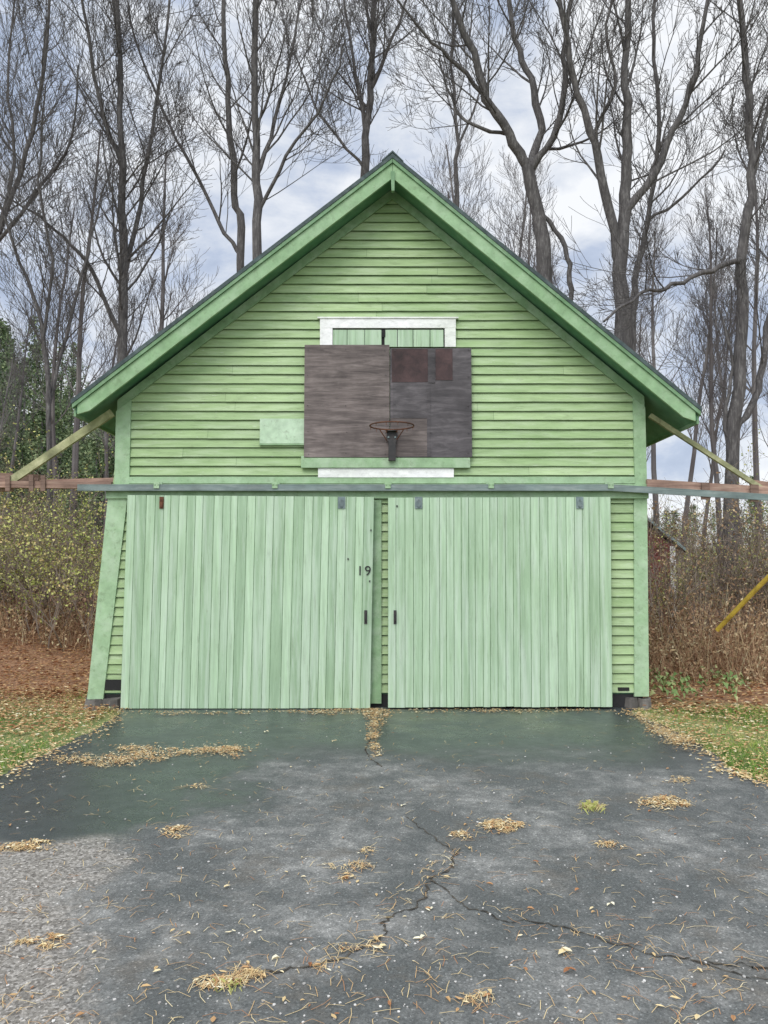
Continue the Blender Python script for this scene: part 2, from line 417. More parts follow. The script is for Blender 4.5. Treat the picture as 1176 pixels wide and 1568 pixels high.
o = bpy.data.objects.new('house_number', tx); o.location = (x, -.1425, zz); o.rotation_euler = (math.radians(90), 0, 0)
tx.materials.append(M_black); scene.collection.objects.link(o); o.parent = garage
# --- hay window
mb = MB()
def rect(u0, v0, u1, v1, ya, yb, t=.5, m=0):
    a = W(u0, v0, ya); b = W(u1, v1, ya); mb.box(a[0], b[0], ya, yb, b[1], a[1], t, m)
rect(490, 487, 698, 502, -.062, -.02, .8, 0)
rect(490, 502.3, 509, 531, -.060, -.02, .7, 0); rect(681, 502.3, 698, 531, -.060, -.02, .7, 0)
rect(486, 485, 702, 487, -.075, -.02, .4, 0)
rect(487, 717, 695, 731, -.062, -.02, .8, 0)
rect(509, 502.3, 681, 531, -.040, -.034, .2, 2)
us = [510, 532, 559, 585, 589, 609, 633, 659, 680]
for i, (a_, b_) in enumerate(zip(us, us[1:])):
    if a_ == 585: continue
    rect(a_, 505, b_-1, 531, -.050, -.041, R(.1, .9), 1)
rect(584, 505, 590, 516, -.058, -.051, .1, 2)
mb.build('loft_window', [M_white, M_door, M_dark], garage, fixn=True)
mb = MB()
rect(461, 701, 720, 716, -.085, -.036, .5, 0); rect(461, 698, 466, 701, -.085, -.036, .5, 0)
mb.build('board_ledge', [M_trim], garage, fixn=True)
mb = MB(); rect(398, 641, 466, 679, -.052, -.036, .5, 0)
rect(397, 679.3, 467, 681.5, -.06, -.036, .1, 1)
mb.build('patch_panel', [M_pale, M_trim], garage, fixn=True)

# ================================================================== BASKETBALL HOOP
hoop = empty('basketball_hoop', (0, 0, 0))
mb = MB()
rect(466.5, 528, 596.5, 700, -.088, -.064, .8, 0)
rect(597.5, 533, 723, 700, -.087, -.064, .8, 1)
rect(598, 640.5, 654, 699, -.0885, -.0872, .55, 0)
rect(600, 534, 655, 585, -.091, -.0875, .6, 2); rect(667, 534, 693, 582, -.092, -.0875, .9, 2)
rect(655.5, 533, 666, 586, -.097, -.0872, .2, 1); rect(654, 584, 660, 699, -.091, -.0887, .55, 1)
rect(602, 587, 653, 640, -.0902, -.0872, .6, 1)
for u in (472, 530, 590, 604, 660, 717):
    for v in (536, 575, 620, 662, 694):
        x, z = W(u+R(-1, 1), v+R(-2, 2), -.09); mb.box(x-.004, x+.004, -.0945 if u < 598 else -.0995, -.088, z-.004, z+.004, R(0, 1), 1)
mb.build('plywood_backboard', [M_ply, M_plyd, M_plyr], hoop, fixn=True)
mb = MB()
cx, cz = W(600, 652, -.40); cy = -.40; rr = .237
ring = [Vector((cx+rr*math.cos(6.2832*i/40), cy+rr*math.sin(6.2832*i/40), cz)) for i in range(40)]
SID = 8; i0 = len(mb.v)
for i in range(40):
    c = Vector((math.cos(6.2832*i/40), math.sin(6.2832*i/40), 0))
    for k in range(SID):
        a_ = 6.2832*k/SID; q = ring[i]+c*(.008*math.cos(a_))+Vector((0, 0, .008*math.sin(a_))); mb.v.append(tuple(q))
for i in range(40):
    for k in range(SID):
        a_ = i0+i*SID+k; b_ = i0+i*SID+(k+1) % SID; c_ = i0+((i+1) % 40)*SID+(k+1) % SID; d_ = i0+((i+1) % 40)*SID+k
        mb.f.append((a_, b_, c_, d_)); mb.t.append(.2); mb.m.append(0)
for s in (-1, 1):
    tube(mb, [Vector((cx+s*.05, -.10, cz-.02)), Vector((cx+s*.06, cy+rr-.005, cz))], [.009, .009], 6)
    tube(mb, [Vector((cx+s*.045, -.10, cz-.12)), Vector((cx+s*.13, cy+.20, cz-.008))], [.006, .006], 6)
for i in range(12):
    an = 6.2832*(i+.5)/12; p = Vector((cx+rr*math.cos(an), cy+rr*math.sin(an), cz-.008)); tube(mb, [p, p-Vector((0, 0, .025))], [.003, .003], 4)
mb.build('rim', [M_rust], hoop)
mb = MB()
mb.box(cx-.055, cx+.06, -.112, -.1, cz-.11, cz+.015, .6, 0)
mb.box(cx-.055, cx+.06, -.17, -.1125, cz-.012, cz+.0, .6, 0)
mb.box(cx-.035, cx+.045, -.15, -.1, cz-.34, cz-.13, .3, 0)
mb.prism([(cx-.035, cz-.13), (cx+.045, cz-.13), (cx+.06, cz-.111), (cx-.055, cz-.111)], -.14, -.1, .5)
for s in (-.035, .04):
    mb.box(cx+s-.009, cx+s+.009, -.122, -.1125, cz-.085, cz-.067, .9, 1)
mb.build('bracket', [M_black, M_steel], hoop, fixn=True)

# ================================================================== TRACK OUTRIGGERS
mb = MB()
def P3(u, v, y): x, z = W(u, v, y); return Vector((x, y, z))
mb.beam(P3(172, 744, -.05), P3(-60, 741, -.05), .09, .075, .6)
mb.beam(P3(60, 733, .06), P3(-60, 728, .06), .05, .09, .3)
mb.beam(P3(178, 735, .08), P3(30, 739, .08), .04, .05, .8)
mb.beam(P3(20, 749, .03), P3(-60, 751, .03), .05, .05, .4)
for u in (12, 48, 66): mb.beam(P3(u, 752, -.11), P3(u, 728, -.11), .05, .02, .1)
mb.build('track_beam_left', [M_beam], garage, fixn=True)
mb = MB()
mb.beam(P3(989, 741, -.05), P3(1180, 753, -.05), .09, .10, .75)
mb.beam(P3(1150, 741, -.02), P3(1230, 752, -.02), .06, .09, .5)
mb.beam(P3(1080, 739, -.13), P3(1080, 765, -.13), .09, .02, .05)
mb.beam(P3(1155, 742, -.13), P3(1155, 768, -.13), .09, .02, .05)
mb.build('track_beam_right', [M_beam], garage, fixn=True)
mb = MB()
mb.beam(P3(172, 632, -.07), P3(16, 737, -.07), .045, .085, .9)
mb.build('diagonal_brace_left', [M_brace], garage, fixn=True)
mb = MB()
mb.beam(P3(995, 636, -.07), P3(1166, 748, -.07), .045, .05, .5)
mb.build('diagonal_brace_right', [M_brace], garage, fixn=True)
mb = MB()
p = P3(1098, 965, 1.2); q = P3(1215, 845, .4); tube(mb, [p, (p+q)/2+Vector((0, 0, .01)), q], [.03, .03, .028], 8)
mb.build('yellow_pole', [M_ypole])

# ================================================================== RED SHED behind
shed = empty('red_shed', (0, 0, 0))
mb = MB()
x0, x1 = 4.5, 6.62
zz = .15
mb.box(x0, x1, 9.0, 12.0, 0, 2.0, .3, 0)
mb.prism([(x0, 2.0), (x1, 2.0), ((x0+x1)/2, 2.85)], 9.0, 12.0, .4, 0)
while zz < 1.95:
    mb.box(x0, x1, 8.975, 8.999, zz, zz+.13, R(.2, .9), 0); zz += .15
mb.box(x1-.10, x1+.02, 8.95, 8.974, 0, 2.0, .6, 1); mb.box(x0-.02, x0+.12, 8.95, 8.974, 0, 2.0, .6, 1)
mb.box(x1-1.3, x1-.8, 8.95, 8.974, 1.0, 1.8, .9, 1); mb.box(x1-1.24, x1-.86, 8.93, 8.949, 1.06, 1.74, .9, 2)
mb.build('shed_walls', [M_red, M_white, M_dark], shed, fixn=True)
mb = MB()
xm = (x0+x1)/2
mb.prism([(x0-.2, 1.88), (xm, 2.93), (xm, 3.0), (x0-.2, 1.95)], 8.8, 12.2, .9); mb.prism([(xm, 2.93), (x1+.2, 1.88), (x1+.2, 1.95), (xm, 3.0)], 8.8, 12.2, .9)
mb.build('shed_roof', [M_steel], shed, fixn=True)

# ================================================================== GROUND
def sm(t): t = min(1, max(0, t)); return t*t*(3-2*t)
def hz(x, y):
    s = sm((y-24)/70)
    b_ = .55*sm((-x-3.6)/3.5)*sm((y-1.5)/5)      # low bank on the left
    return s*(2+21*sm((-x-6)/50)+2*sm((x-5)/60))+b_
mb = MB()
def ax(lo, hi, n, p=2.4):
    return [math.copysign(abs(t)**p, t)*(hi if t > 0 else -lo) for t in [(-1+2*i/n) for i in range(n+1)]]
X = ax(-450, 450, 120); Y = ax(-300, 600, 120)
idx = {}
for j, y in enumerate(Y):
    for i, x in enumerate(X):
        idx[i, j] = len(mb.v); mb.v.append((x, y, hz(x, y)-.02+(.6*math.sin(x*.13)*math.cos(y*.11)*sm((y-24)/30))))
for j in range(len(Y)-1):
    for i in range(len(X)-1):
        mb.f.append((idx[i, j], idx[i+1, j], idx[i+1, j+1], idx[i, j+1])); mb.t.append(.5); mb.m.append(0)
mg, nt, b = new_mat('ground_soil_grass')
vc = coords(nt); sep = nt.nodes.new('ShaderNodeSeparateXYZ'); nt.links.new(vc, sep.inputs[0])
n1 = noise(nt, vc, 2.2, 5, .7); n2 = noise(nt, vc, 30, 5, .7); n3 = noise(nt, vc, .8, 3)
gr = ramp(nt, n1, [(.3, (.09, .14, .03)), (.5, (.20, .24, .08)), (.7, (.34, .30, .14))])
li = ramp(nt, n2, [(.3, (.13, .06, .035)), (.5, (.30, .16, .085)), (.7, (.48, .29, .16))])
yy = math_(nt, 'ADD', sep.outputs[1], math_(nt, 'MULTIPLY', math_(nt, 'SUBTRACT', n3, .5), 3.0))
f = nt.nodes.new('ShaderNodeMapRange'); f.inputs[1].default_value = -.5; f.inputs[2].default_value = .7; nt.links.new(yy, f.inputs[0])
c = mixc(nt, f.outputs[0], gr, li)
f3 = nt.nodes.new('ShaderNodeMapRange'); f3.inputs[1].default_value = 22; f3.inputs[2].default_value = 32; nt.links.new(sep.outputs[1], f3.inputs[0])
c = mixc(nt, f3.outputs[0], c, ramp(nt, noise(nt, vc, .25, 4), [(.35, (.07, .10, .04)), (.65, (.17, .18, .09))]))
c = mixc(nt, 1.0, c, ramp(nt, n2, [(.3, .7), (.7, 1.3)]), 'MULTIPLY')
nt.links.new(c, b.inputs['Base Color']); b.inputs['Roughness'].default_value = .95; bump(nt, b, n2, .6, .03)
mb.build('ground', [mg], smooth=True)

# driveway
def edge(pts, k=7, j=.03):
    out = []
    for a, b2 in zip(pts, pts[1:]):
        for i in range(k):
            t = i/k; out.append((a[0]+(b2[0]-a[0])*t+R(-j, j), a[1]+(b2[1]-a[1])*t+R(-j, j)))
    return out
left = [(-3.12, .25)]+[G(*p) for p in ((186, 1090), (150, 1115), (100, 1140), (50, 1163), (0, 1187), (-90, 1232), (-260, 1300))]+[(-6.5, -9), (-7, -18)]
right = [(7, -18), (6.5, -9)]+[G(*p) for p in ((1500, 1310), (1300, 1240), (1176, 1198), (1130, 1188), (1100, 1160), (1060, 1132), (1010, 1108), (965, 1090))]+[(2.8, .25), (2.8, .3)]
out = edge(left)+edge(right)+[(2.8, .3), (-3.12, .3)]
import bmesh
bm = bmesh.new(); vs = [bm.verts.new((x, y, 0)) for x, y in out]; fc = bm.faces.new(vs)
r = bmesh.ops.extrude_face_region(bm, geom=[fc]); 
for v in [g for g in r['geom'] if isinstance(g, bmesh.types.BMVert)]: v.co.z = -.03
bmesh.ops.recalc_face_normals(bm, faces=bm.faces); bmesh.ops.triangulate(bm, faces=bm.faces)
me = bpy.data.meshes.new('driveway'); bm.to_mesh(me); bm.free()
drv = bpy.data.objects.new('driveway', me); scene.collection.objects.link(drv)
md, nt, b = new_mat('asphalt')
vc = coords(nt); sep = nt.nodes.new('ShaderNodeSeparateXYZ'); nt.links.new(vc, sep.inputs[0]); sx, sy = sep.outputs[0], sep.outputs[1]
nb = noise(nt, vc, 1.3, 10, .78, .15); nm = noise(nt, vc, 6, 7, .75); nf = noise(nt, vc, 90, 4, .8); nbig = noise(nt, vc, .55, 3, .5)
base = ramp(nt, nm, [(.3, (.036, .044, .045)), (.7, (.07, .082, .08))])
def mr(s, a, b_):
    n = nt.nodes.new('ShaderNodeMapRange'); n.interpolation_type = 'SMOOTHSTEP'; n.inputs[1].default_value = a; n.inputs[2].default_value = b_; nt.links.new(s, n.inputs[0]); return n.outputs[0]
ydis = math_(nt, 'ADD', sy, math_(nt, 'MULTIPLY', math_(nt, 'SUBTRACT', nbig, .5), 2.5))
xdis = math_(nt, 'ADD', sx, math_(nt, 'MULTIPLY', math_(nt, 'SUBTRACT', nb, .5), 1.6))
far = mr(ydis, -1.5, -3.2)
left_dark = math_(nt, 'MULTIPLY', mr(xdis, -0.5, -1.5), mr(ydis, -4.5, -3.9))
far = math_(nt, 'MULTIPLY', far, math_(nt, 'SUBTRACT', 1.0, left_dark))
dust = ramp(nt, nb, [(.44, 0), (.53, .4), (.64, 1)])
base = mixc(nt, math_(nt, 'MULTIPLY', far, .65), base, (.118, .122, .117))
base = mixc(nt, math_(nt, 'MULTIPLY', math_(nt, 'MULTIPLY', far, dust), .75), base, ramp(nt, nm, [(.35, (.13, .13, .125)), (.65, (.46, .45, .42))]))
olive = math_(nt, 'MULTIPLY', mr(ydis, -1.9, -.8), ramp(nt, noise(nt, vc, .9, 4), [(.48, 0), (.62, .55)]))  # olive tone in patches, stronger towards the doors
base = mixc(nt, olive, base, (.12, .13, .08))
brn = math_(nt, 'MULTIPLY', ramp(nt, noise(nt, vc, 1.9, 6, .7), [(.54, 0), (.68, .5)]), far)
base = mixc(nt, brn, base, (.13, .11, .085))
gx = math_(nt, 'ADD', xdis, math_(nt, 'MULTIPLY', sy, .3))
gm = math_(nt, 'MULTIPLY', mr(gx, -2.65, -2.95), mr(ydis, -3.95, -4.2))
vo = N(nt, 'ShaderNodeTexVoronoi', Scale=75.0); nt.links.new(vc, vo.inputs['Vector'])
gcol = ramp(nt, vo.outputs['Color'], [(.1, (.12, .105, .09)), (.5, (.25, .23, .20)), (.9, (.44, .41, .37))])
base = mixc(nt, math_(nt, 'MULTIPLY', gm, .9), base, gcol)
vo2 = N(nt, 'ShaderNodeTexVoronoi', Scale=130.0); nt.links.new(vc, vo2.inputs['Vector'])
spr = ramp(nt, vo2.outputs['Color'], [(.0, .55), (.5, .95), (.8, 1.15), (.95, 2.2)])
base = mixc(nt, mixc(nt, far, .35, .8), base, mixc(nt, 1.0, base, spr, 'MULTIPLY'))
base = mixc(nt, 1.0, base, ramp(nt, nf, [(.3, .78), (.7, 1.22)]), 'MULTIPLY')
nt.links.new(base, b.inputs['Base Color'])
rg = ramp(nt, nb, [(.35, .16), (.6, .38)])
rg2 = mixc(nt, far, rg, .85)
nt.links.new(rg2, b.inputs['Roughness'])
hh = math_(nt, 'ADD', vo2.outputs['Distance'], nf)
bump(nt, b, hh, .35, .004)
me.materials.append(md)

mb = MB()
def crack(uv, w, y=.004):
    g = [Vector((*G(*p), 0)) for p in uv]; pts = cat(g, 14); pr = None
    off = Vector((0, 0, 0)); tot = len(pts)
    for i, p in enumerate(pts):
        off = off*.75+Vector((R(-1, 1), R(-1, 1), 0))*.014
        d = (pts[min(i+1, tot-1)]-pts[max(0, i-1)]).normalized(); n_ = Vector((-d.y, d.x, 0))
        ww = w*R(.12, 1.0)*(.2 if i in (0, tot-1) else 1); q = p+off
        cur = (q+n_*ww/2+Vector((0, 0, y)), q-n_*ww/2+Vector((0, 0, y)))
        if pr: mb.face([pr[0], pr[1], cur[1], cur[0]], R(.1, 1))
        pr = cur
crack([(578, 1092), (572, 1120), (560, 1150), (585, 1175)], .020)
crack([(705, 1300), (690, 1330), (655, 1350), (640, 1385), (590, 1410), (585, 1440), (530, 1460), (480, 1478), (400, 1490)], .018)
crack([(660, 1345), (700, 1380), (760, 1405), (850, 1420), (960, 1450), (1060, 1475), (1176, 1500), (1300, 1530)], .013)
crack([(1040, 1470), (1120, 1478), (1176, 1484), (1250, 1490)], .016)
crack([(620, 1250), (660, 1280), (700, 1310)], .009)
M_crack = tonemat('crack_dirt', [(0, (.025, .023, .02)), (1, (.11, .095, .075))], .95)
cracks = mb.build('driveway_cracks', [M_crack], drv)

# ------------------------------------------------------------------ litter
M_leaf = tonemat('fallen_leaf', [(0, (.14, .05, .022)), (.3, (.36, .17, .08)), (.6, (.54, .37, .18)), (.85, (.68, .55, .30)), (1, (.80, .76, .58))], .8)
def leaf(mb, x, y, z, s, t, flat=.35):
    a = R(0, 6.283); ca, sa = math.cos(a), math.sin(a); tx_, ty_ = R(-flat, flat), R(-flat, flat); fo = R(.1, .5)
    w = s*R(.3, .55)
    def T(px, py, pz): return (x+px*ca-py*sa, y+px*sa+py*ca, z+pz+abs(px*tx_)+abs(py*ty_))
    mb.face([T(-s/2, 0, 0), T(-s*.1, -w/2, w*fo), T(s*.3, -w*.35, w*fo*.8), T(s/2, 0, 0)], t)
    mb.face([T(-s/2, 0, 0), T(s/2, 0, 0), T(s*.3, w*.35, w*fo*.8), T(-s*.1, w/2, w*fo)], t*.9)
def needle(mb, x, y, z, t):
    a = R(0, 6.283); l = R(.03, .10); c, s = math.cos(a)*l/2, math.sin(a)*l/2; w = .0012
    nx, ny = -math.sin(a)*w, math.cos(a)*w; k = R(-.15, .15)*l
    mx, my = -math.sin(a)*k, math.cos(a)*k
    z2 = z+R(0, .012)
    mb.face([(x-c+nx, y-s+ny, z), (x-c-nx, y-s-ny, z), (x+mx-nx, y+my-ny, z2), (x+mx+nx, y+my+ny, z2)], t)
    mb.face([(x+mx+nx, y+my+ny, z2), (x+mx-nx, y+my-ny, z2), (x+c-nx, y+s-ny, z), (x+c+nx, y+s+ny, z)], t)
mb = MB()
def clump(u, v, ru, rv, nl, nn, s=(.010, .036)):
    """litter drift, extents given as they were measured; ragged outline through random sub-clusters"""
    sub = [(random.gauss(0, .45), random.gauss(0, .45), R(.10, .45)) for _ in range(7)]
    for kind, n in ((0, nl), (1, nn)):
        for _ in range(int(n*.9)):
            sx_, sy_, sr_ = random.choice(sub)
            g1, g2 = sx_+random.gauss(0, sr_), sy_+random.gauss(0, sr_)
            x, y = G(u+ru*g1, max(1086, v+rv*g2)); z = .004+R(0, .012)*math.exp(-(g1*g1+g2*g2)*2)
            if kind == 0: leaf(mb, x, y, z, R(*s), min(1, max(0, random.gauss(.74, .22))))
            else: needle(mb, x, y, z, R(.4, .95))
def drift(u0, v0, u1, v1, rv, nl, nn, k=12):
    ru = abs(u1-u0)/k+10
    for i in range(k):
        t = (i+.5)/k; q = R(.15, 1.8); clump(u0+(u1-u0)*t, v0+(v1-v0)*t+R(-rv/2, rv/2), ru, rv, int(nl*q/k), int(nn*q/k))
drift(95, 1168, 365, 1150, 8, 1200, 700); clump(200, 1150, 25, 9, 260, 100); clump(340, 1148, 30, 7, 260, 80)
drift(577, 1090, 572, 1150, 8, 600, 300, 8); clump(575, 1095, 18, 8, 300, 100)
drift(200, 1092, 930, 1088, 3, 800, 400, 22); drift(480, 1092, 600, 1088, 4, 300, 200, 8)
drift(975, 1092, 1050, 1140, 10, 1100, 400, 10); clump(1015, 1228, 42, 12, 480, 220); clump(770, 1266, 34, 12, 340, 180)
clump(705, 1280, 16, 6, 50, 50); clump(275, 1273, 26, 6, 90, 80); clump(40, 1297, 45, 9, 260, 150); clump(345, 1508, 40, 13, 100, 150)
clump(385, 1495, 30, 9, 20, 90); clump(75, 1442, 40, 10, 80, 60); clump(540, 1327, 30, 7, 12, 70); clump(530, 1345, 12, 6, 20, 15); clump(560, 1305, 12, 7, 20, 20)
clump(935, 1295, 22, 5, 40, 50); clump(1045, 1195, 30, 6, 40, 50); clump(735, 1530, 25, 10, 10, 30); clump(300, 1203, 30, 6, 20, 30)
drift(700, 1305, 590, 1410, 9, 25, 70, 8); drift(590, 1440, 480, 1478, 9, 25, 70, 6); drift(700, 1380, 1170, 1495, 8, 12, 50, 12)
clump(905, 1238, 25, 8, 40, 100)
for _ in range(150):
    x, y = G(R(0, 1176), 1090+478*R(0, 1)**1.1); leaf(mb, x, y, .005, R(.012, .04), R(.2, 1))
for _ in range(1200):
    x, y = G(R(-20, 1200), 1090+490*R(0, 1)); needle(mb, x, y, .004, R(.3, .9))
for u, v, s, t in ((640, 1440, .045, 1), (578, 1455, .05, .97), (862, 1462, .06, .95), (868, 1490, .05, .25), (575, 1440, .045, .8), (350, 1430, .035, 1), (655, 1395, .035, 1), (742, 1525, .045, .85), (932, 1388, .04, 1), (390, 1430, .03, 1), (615, 1235, .04, 1), (405, 1122, .05, 1), (510, 1137, .05, .9)):
    x, y = G(u, v); leaf(mb, x, y, .006, s, t); leaf(mb, x+.02, y+.01, .008, s*.8, t)
mb.build('fallen_leaves_on_driveway', [M_leaf])
mb = MB()
for _ in range(600):
    x, y = G(R(-20, 1200), 1100+480*R(0, 1)); s = R(.002, .007)
    n = 5; ba = [(x+s*math.cos(6.2832*q/n)*R(.7, 1.2), y+s*math.sin(6.2832*q/n)*R(.7, 1.2), .001) for q in range(n)]
    mb.solid([(px, py, s*.7) for px, py, _ in ba], ba, R(.3, 1))
M_peb = tonemat('pebble', [(0, (.15, .14, .13)), (1, (.72, .70, .66))], .8)
mb.build('loose_gravel', [M_peb], fixn=True)

# verge: grass blades + leaf litter
M_grass = tonemat('grass_blade', [(0, (.07, .15, .025)), (.45, (.22, .35, .07)), (.8, (.42, .45, .13)), (1, (.56, .48, .24))], .7)
def in_drive(x, y):
    if y > .05: return wl(0)-.05 < x < 2.95
    def xe(tab):
        tab = sorted(tab, key=lambda p: p[1])
        for a, b2 in zip(tab, tab[1:]):
            if a[1] <= y <= b2[1]: return a[0]+(b2[0]-a[0])*(y-a[1])/(b2[1]-a[1]+1e-9)
        return tab[-1][0]
    return xe(left) < x < xe(right)
def blades(mb, xr, yr, n, h=(.02, .065)):
    for _ in range(n):
        x, y = R(*xr), R(*yr)
        if in_drive(x, y): continue
        pt = .5+.5*math.sin(x*2.1+1.3*math.sin(y*1.7)); 
        if random.random() > .4+.6*pt: continue
        hh_ = R(*h)*(.6+.7*pt); a = R(0, 6.283); w = .0032; lx, ly = R(-.6, .6)*hh_, R(-.6, .6)*hh_; g = hz(x, y)-.02
        t = min(1, max(0, random.gauss(.46+.3*math.sin(x*3.3+y*2), .22)))
        mb.face([(x-w*math.cos(a), y-w*math.sin(a), g), (x+w*math.cos(a), y+w*math.sin(a), g), (x+lx*.5, y+ly*.5, hh_*.7+g), (x+lx, y+ly, hh_+g)], t)
mb = MB(); blades(mb, (-7.5, -2.9), (-4, 1.2), 36000); blades(mb, (2.7, 7.0), (-4.2, -.1), 28000)
mb.build('grass', [M_grass])
mb = MB()
def litter(xr, yr, n, tm, ts=.2, s=(.03, .085)):
    for _ in range(n):
        x, y = R(*xr), R(*yr)
        if in_drive(x, y) and random.random() < .96: continue
        leaf(mb, x, y, hz(x, y)+R(-.01, .04), R(*s), min(1, max(0, random.gauss(tm, ts))), .6)
litter((-9.5, -3.2), (.6, 7), 15000, .34); litter((-7, -2.9), (-1.4, 1.2), 5600, .5, .25, (.025, .07)); litter((-7, -2.9), (-3.5, 0), 3800, .72, .2, (.02, .06))
litter((2.9, 9), (-.4, 6), 12000, .44, .25); litter((2.8, 6.5), (-3.8, .0), 6200, .66, .22, (.02, .06))
for _ in range(1900):
    t = R(0, 1); seq = left if random.random() < .5 else right[2:11]
    k = random.randrange(0, len(seq)-2); a, b2 = seq[k], seq[k+1]
    leaf(mb, a[0]+(b2[0]-a[0])*t+random.gauss(0, .09), a[1]+(b2[1]-a[1])*t+random.gauss(0, .09), .01, R(.02, .05), min(1, max(0, random.gauss(.75, .15))))
mb.build('leaf_litter', [M_leaf])
mb = MB()
for (u, v, n, h) in ((905, 1240, 70, .07), (350, 1515, 24, .04)):
    gx_, gy_ = G(u, v)
    for _ in range(n):
        x = gx_+random.gauss(0, .03); y = gy_+random.gauss(0, .03); a = R(0, 6.283); l = h*R(.5, 1); lx, ly = math.cos(a)*l*R(.3, 1.1), math.sin(a)*l*R(.3, 1.1)
        mb.face([(x-.0015, y, 0), (x+.0015, y, 0), (x+lx*.5+.001, y+ly*.5, l*.7), (x+lx, y+ly, l*.75)], R(.75, 1))
mb.build('grass_tuft', [M_grass])
M_herb = tonemat('herb_leaf', [(0, (.08, .14, .04)), (.6, (.20, .28, .10)), (1, (.42, .40, .20))], .6)
mb = MB()
for cx_, cy_ in [G(R(1000, 1130), R(1045, 1080)) for _ in range(18)]:
    for _ in range(9):
        a = R(0, 6.283); l = R(.04, .12); z = R(.03, .22); x = cx_+math.cos(a)*R(.02, .12); y = cy_+math.sin(a)*R(.02, .12); w = l*R(.2, .35)
        dx, dy = math.cos(a), math.sin(a)
        mb.face([(x, y, z), (x+dx*l*.5-dy*w, y+dy*l*.5+dx*w, z+R(.0, .05)), (x+dx*l, y+dy*l, z-.03), (x+dx*l*.5+dy*w, y+dy*l*.5-dx*w, z+R(0, .05))], R(.1, 1))
mb.build('herb_plants', [M_herb])

# ================================================================== SHRUBS & WEEDS
M_sleaf = tonemat('shrub_leaf', [(0, (.13, .16, .045)), (.35, (.30, .33, .09)), (.7, (.52, .53, .18)), (1, (.60, .46, .22))], .7)
M_bleaf = tonemat('dry_leaf', [(0, (.12, .07, .04)), (.5, (.30, .19, .11)), (1, (.48, .37, .22))], .8)
def shrub_mesh(name, h, nst, nleaf, spread, mats, seed, leafs=(.03, .06), maxl=3, lean=.35):
    random.seed(seed); mb = MB(); tips = []
    for _ in range(nst):
        p = Vector((random.gauss(0, spread), random.gauss(0, spread), 0)); d = (Vector((R(-lean, lean), R(-lean, lean), 1))+p*.25).normalized()
        grow(mb, p, d, h*R(.45, 1.1), h*.005+.003, 1, maxl, tips, .02, .22, (1, 2), .0028)
    for _ in range(nleaf):
        q = random.choice(tips)+rndv()*.05; s = R(*leafs); a = rndv()*s; c = a.cross(rndv()).normalized()*s*.36
        if q.z < .1: continue
        mb.face([q, q+a*.5+c, q+a, q+a*.5-c], min(1, max(0, random.gauss(.5+.2*math.sin(q.x*3+q.z*2), .25))), 1)
    o = mb.build(name, mats); return o
def place(o, x, y, s=1, rot=None):
    c = bpy.data.objects.new(o.name.split('.')[0], o.data); scene.collection.objects.link(c)
    c.location = (x, y, hz(x, y)-.02); c.scale = (s, s, s*R(.85, 1.15)); c.rotation_euler = (R(-.08, .08), R(-.08, .08), R(0, 6.28) if rot is None else rot); return c
sA = shrub_mesh('yellow_green_shrub', 2.5, 17, 5200, .5, [M_twig, M_sleaf], 3)
sB = shrub_mesh('bare_brown_shrub', 2.4, 18, 1100, .5, [M_twig, M_bleaf], 4)
sC = shrub_mesh('tall_thicket_shrub', 3.9, 9, 1200, .45, [M_twig, M_sleaf], 5, maxl=3, lean=.45)
sA.location = (-5.0, 5.0, .1); sB.location = (4.7, 4.0, -.02); sC.location = (-6.8, 6.4, .3)
random.seed(31)
for s, x, y, k in ((sA, -6.5, 5.4, .95), (sB, -7.4, 6.4, .9), (sC, -8.6, 8.2, .9), (sC, -5.4, 9.0, 1.0), (sB, -4.7, 7.6, 1.0), (sA, -7.9, 5.6, .85),
                   (sA, -8.8, 7.0, 1.0), (sC, -11, 10, 1.0), (sB, -9, 11, 1.0),
                   (sB, 5.9, 4.2, .95), (sB, 7.0, 4.8, 1.1), (sA, 7.3, 6.4, 1.0), (sC, 8.2, 7.4, .85), (sC, 6.9, 5.6, .8), (sB, 8.3, 5.8, 1.15), (sB, 9.8, 10.5, 1.1), (sA, 9.2, 7.0, 1.0), (sA, 5.5, 7.0, .7), (sB, 7.9, 4.2, .9)):
    place(s, x, y, k)
for _ in range(24):
    sd = random.choice((-1, 1)); y = R(13, 26); x = sd*(R(.30, .60)*(y+CD))
    if 3.5 < x < 8.6 and y < 15: continue
    place(random.choice((sB, sC, sB, sA)), x, y, R(.8, 1.25))
def weeds(name, xr, yr, n, h, mats, seed):
    random.seed(seed); mb = MB()
    for _ in range(n):
        x, y = R(*xr), R(*yr); p = Vector((x, y, hz(x, y)-.02)); d = Vector((R(-.45, .45), R(-.45, .45), 1)).normalized(); H = R(*h)*(.5+.6*abs(math.sin(x*1.9+y)))
        pts = [p]
        for i in range(4):
            d = (d+rndv()*.24).normalized(); pts.append(pts[-1]+d*H/4)
        tube(mb, pts, [.0035, .003, .0025, .002, .0015], 3, R(0, 1))
        for i in range(8):
            q = pts[random.randint(1, 4)]+rndv()*.02; s = R(.03, .08); a = rndv()*s; c = a.cross(rndv()).normalized()*s*.2
            mb.face([q, q+a*.5+c, q+a, q+a*.5-c], R(0, 1))
    return mb.build(name, mats)
M_weed = tonemat('dry_weed', [(0, (.15, .08, .05)), (.4, (.32, .19, .11)), (.8, (.48, .34, .20)), (1, (.54, .48, .30))], .9)
weeds('dry_weeds', (3.4, 9.5), (1.5, 5.5), 4200, (.3, 1.3), [M_weed], 8)
weeds('dry_weeds', (-10.5, -4.1), (4.2, 8), 2100, (.25, .75), [M_weed], 9)

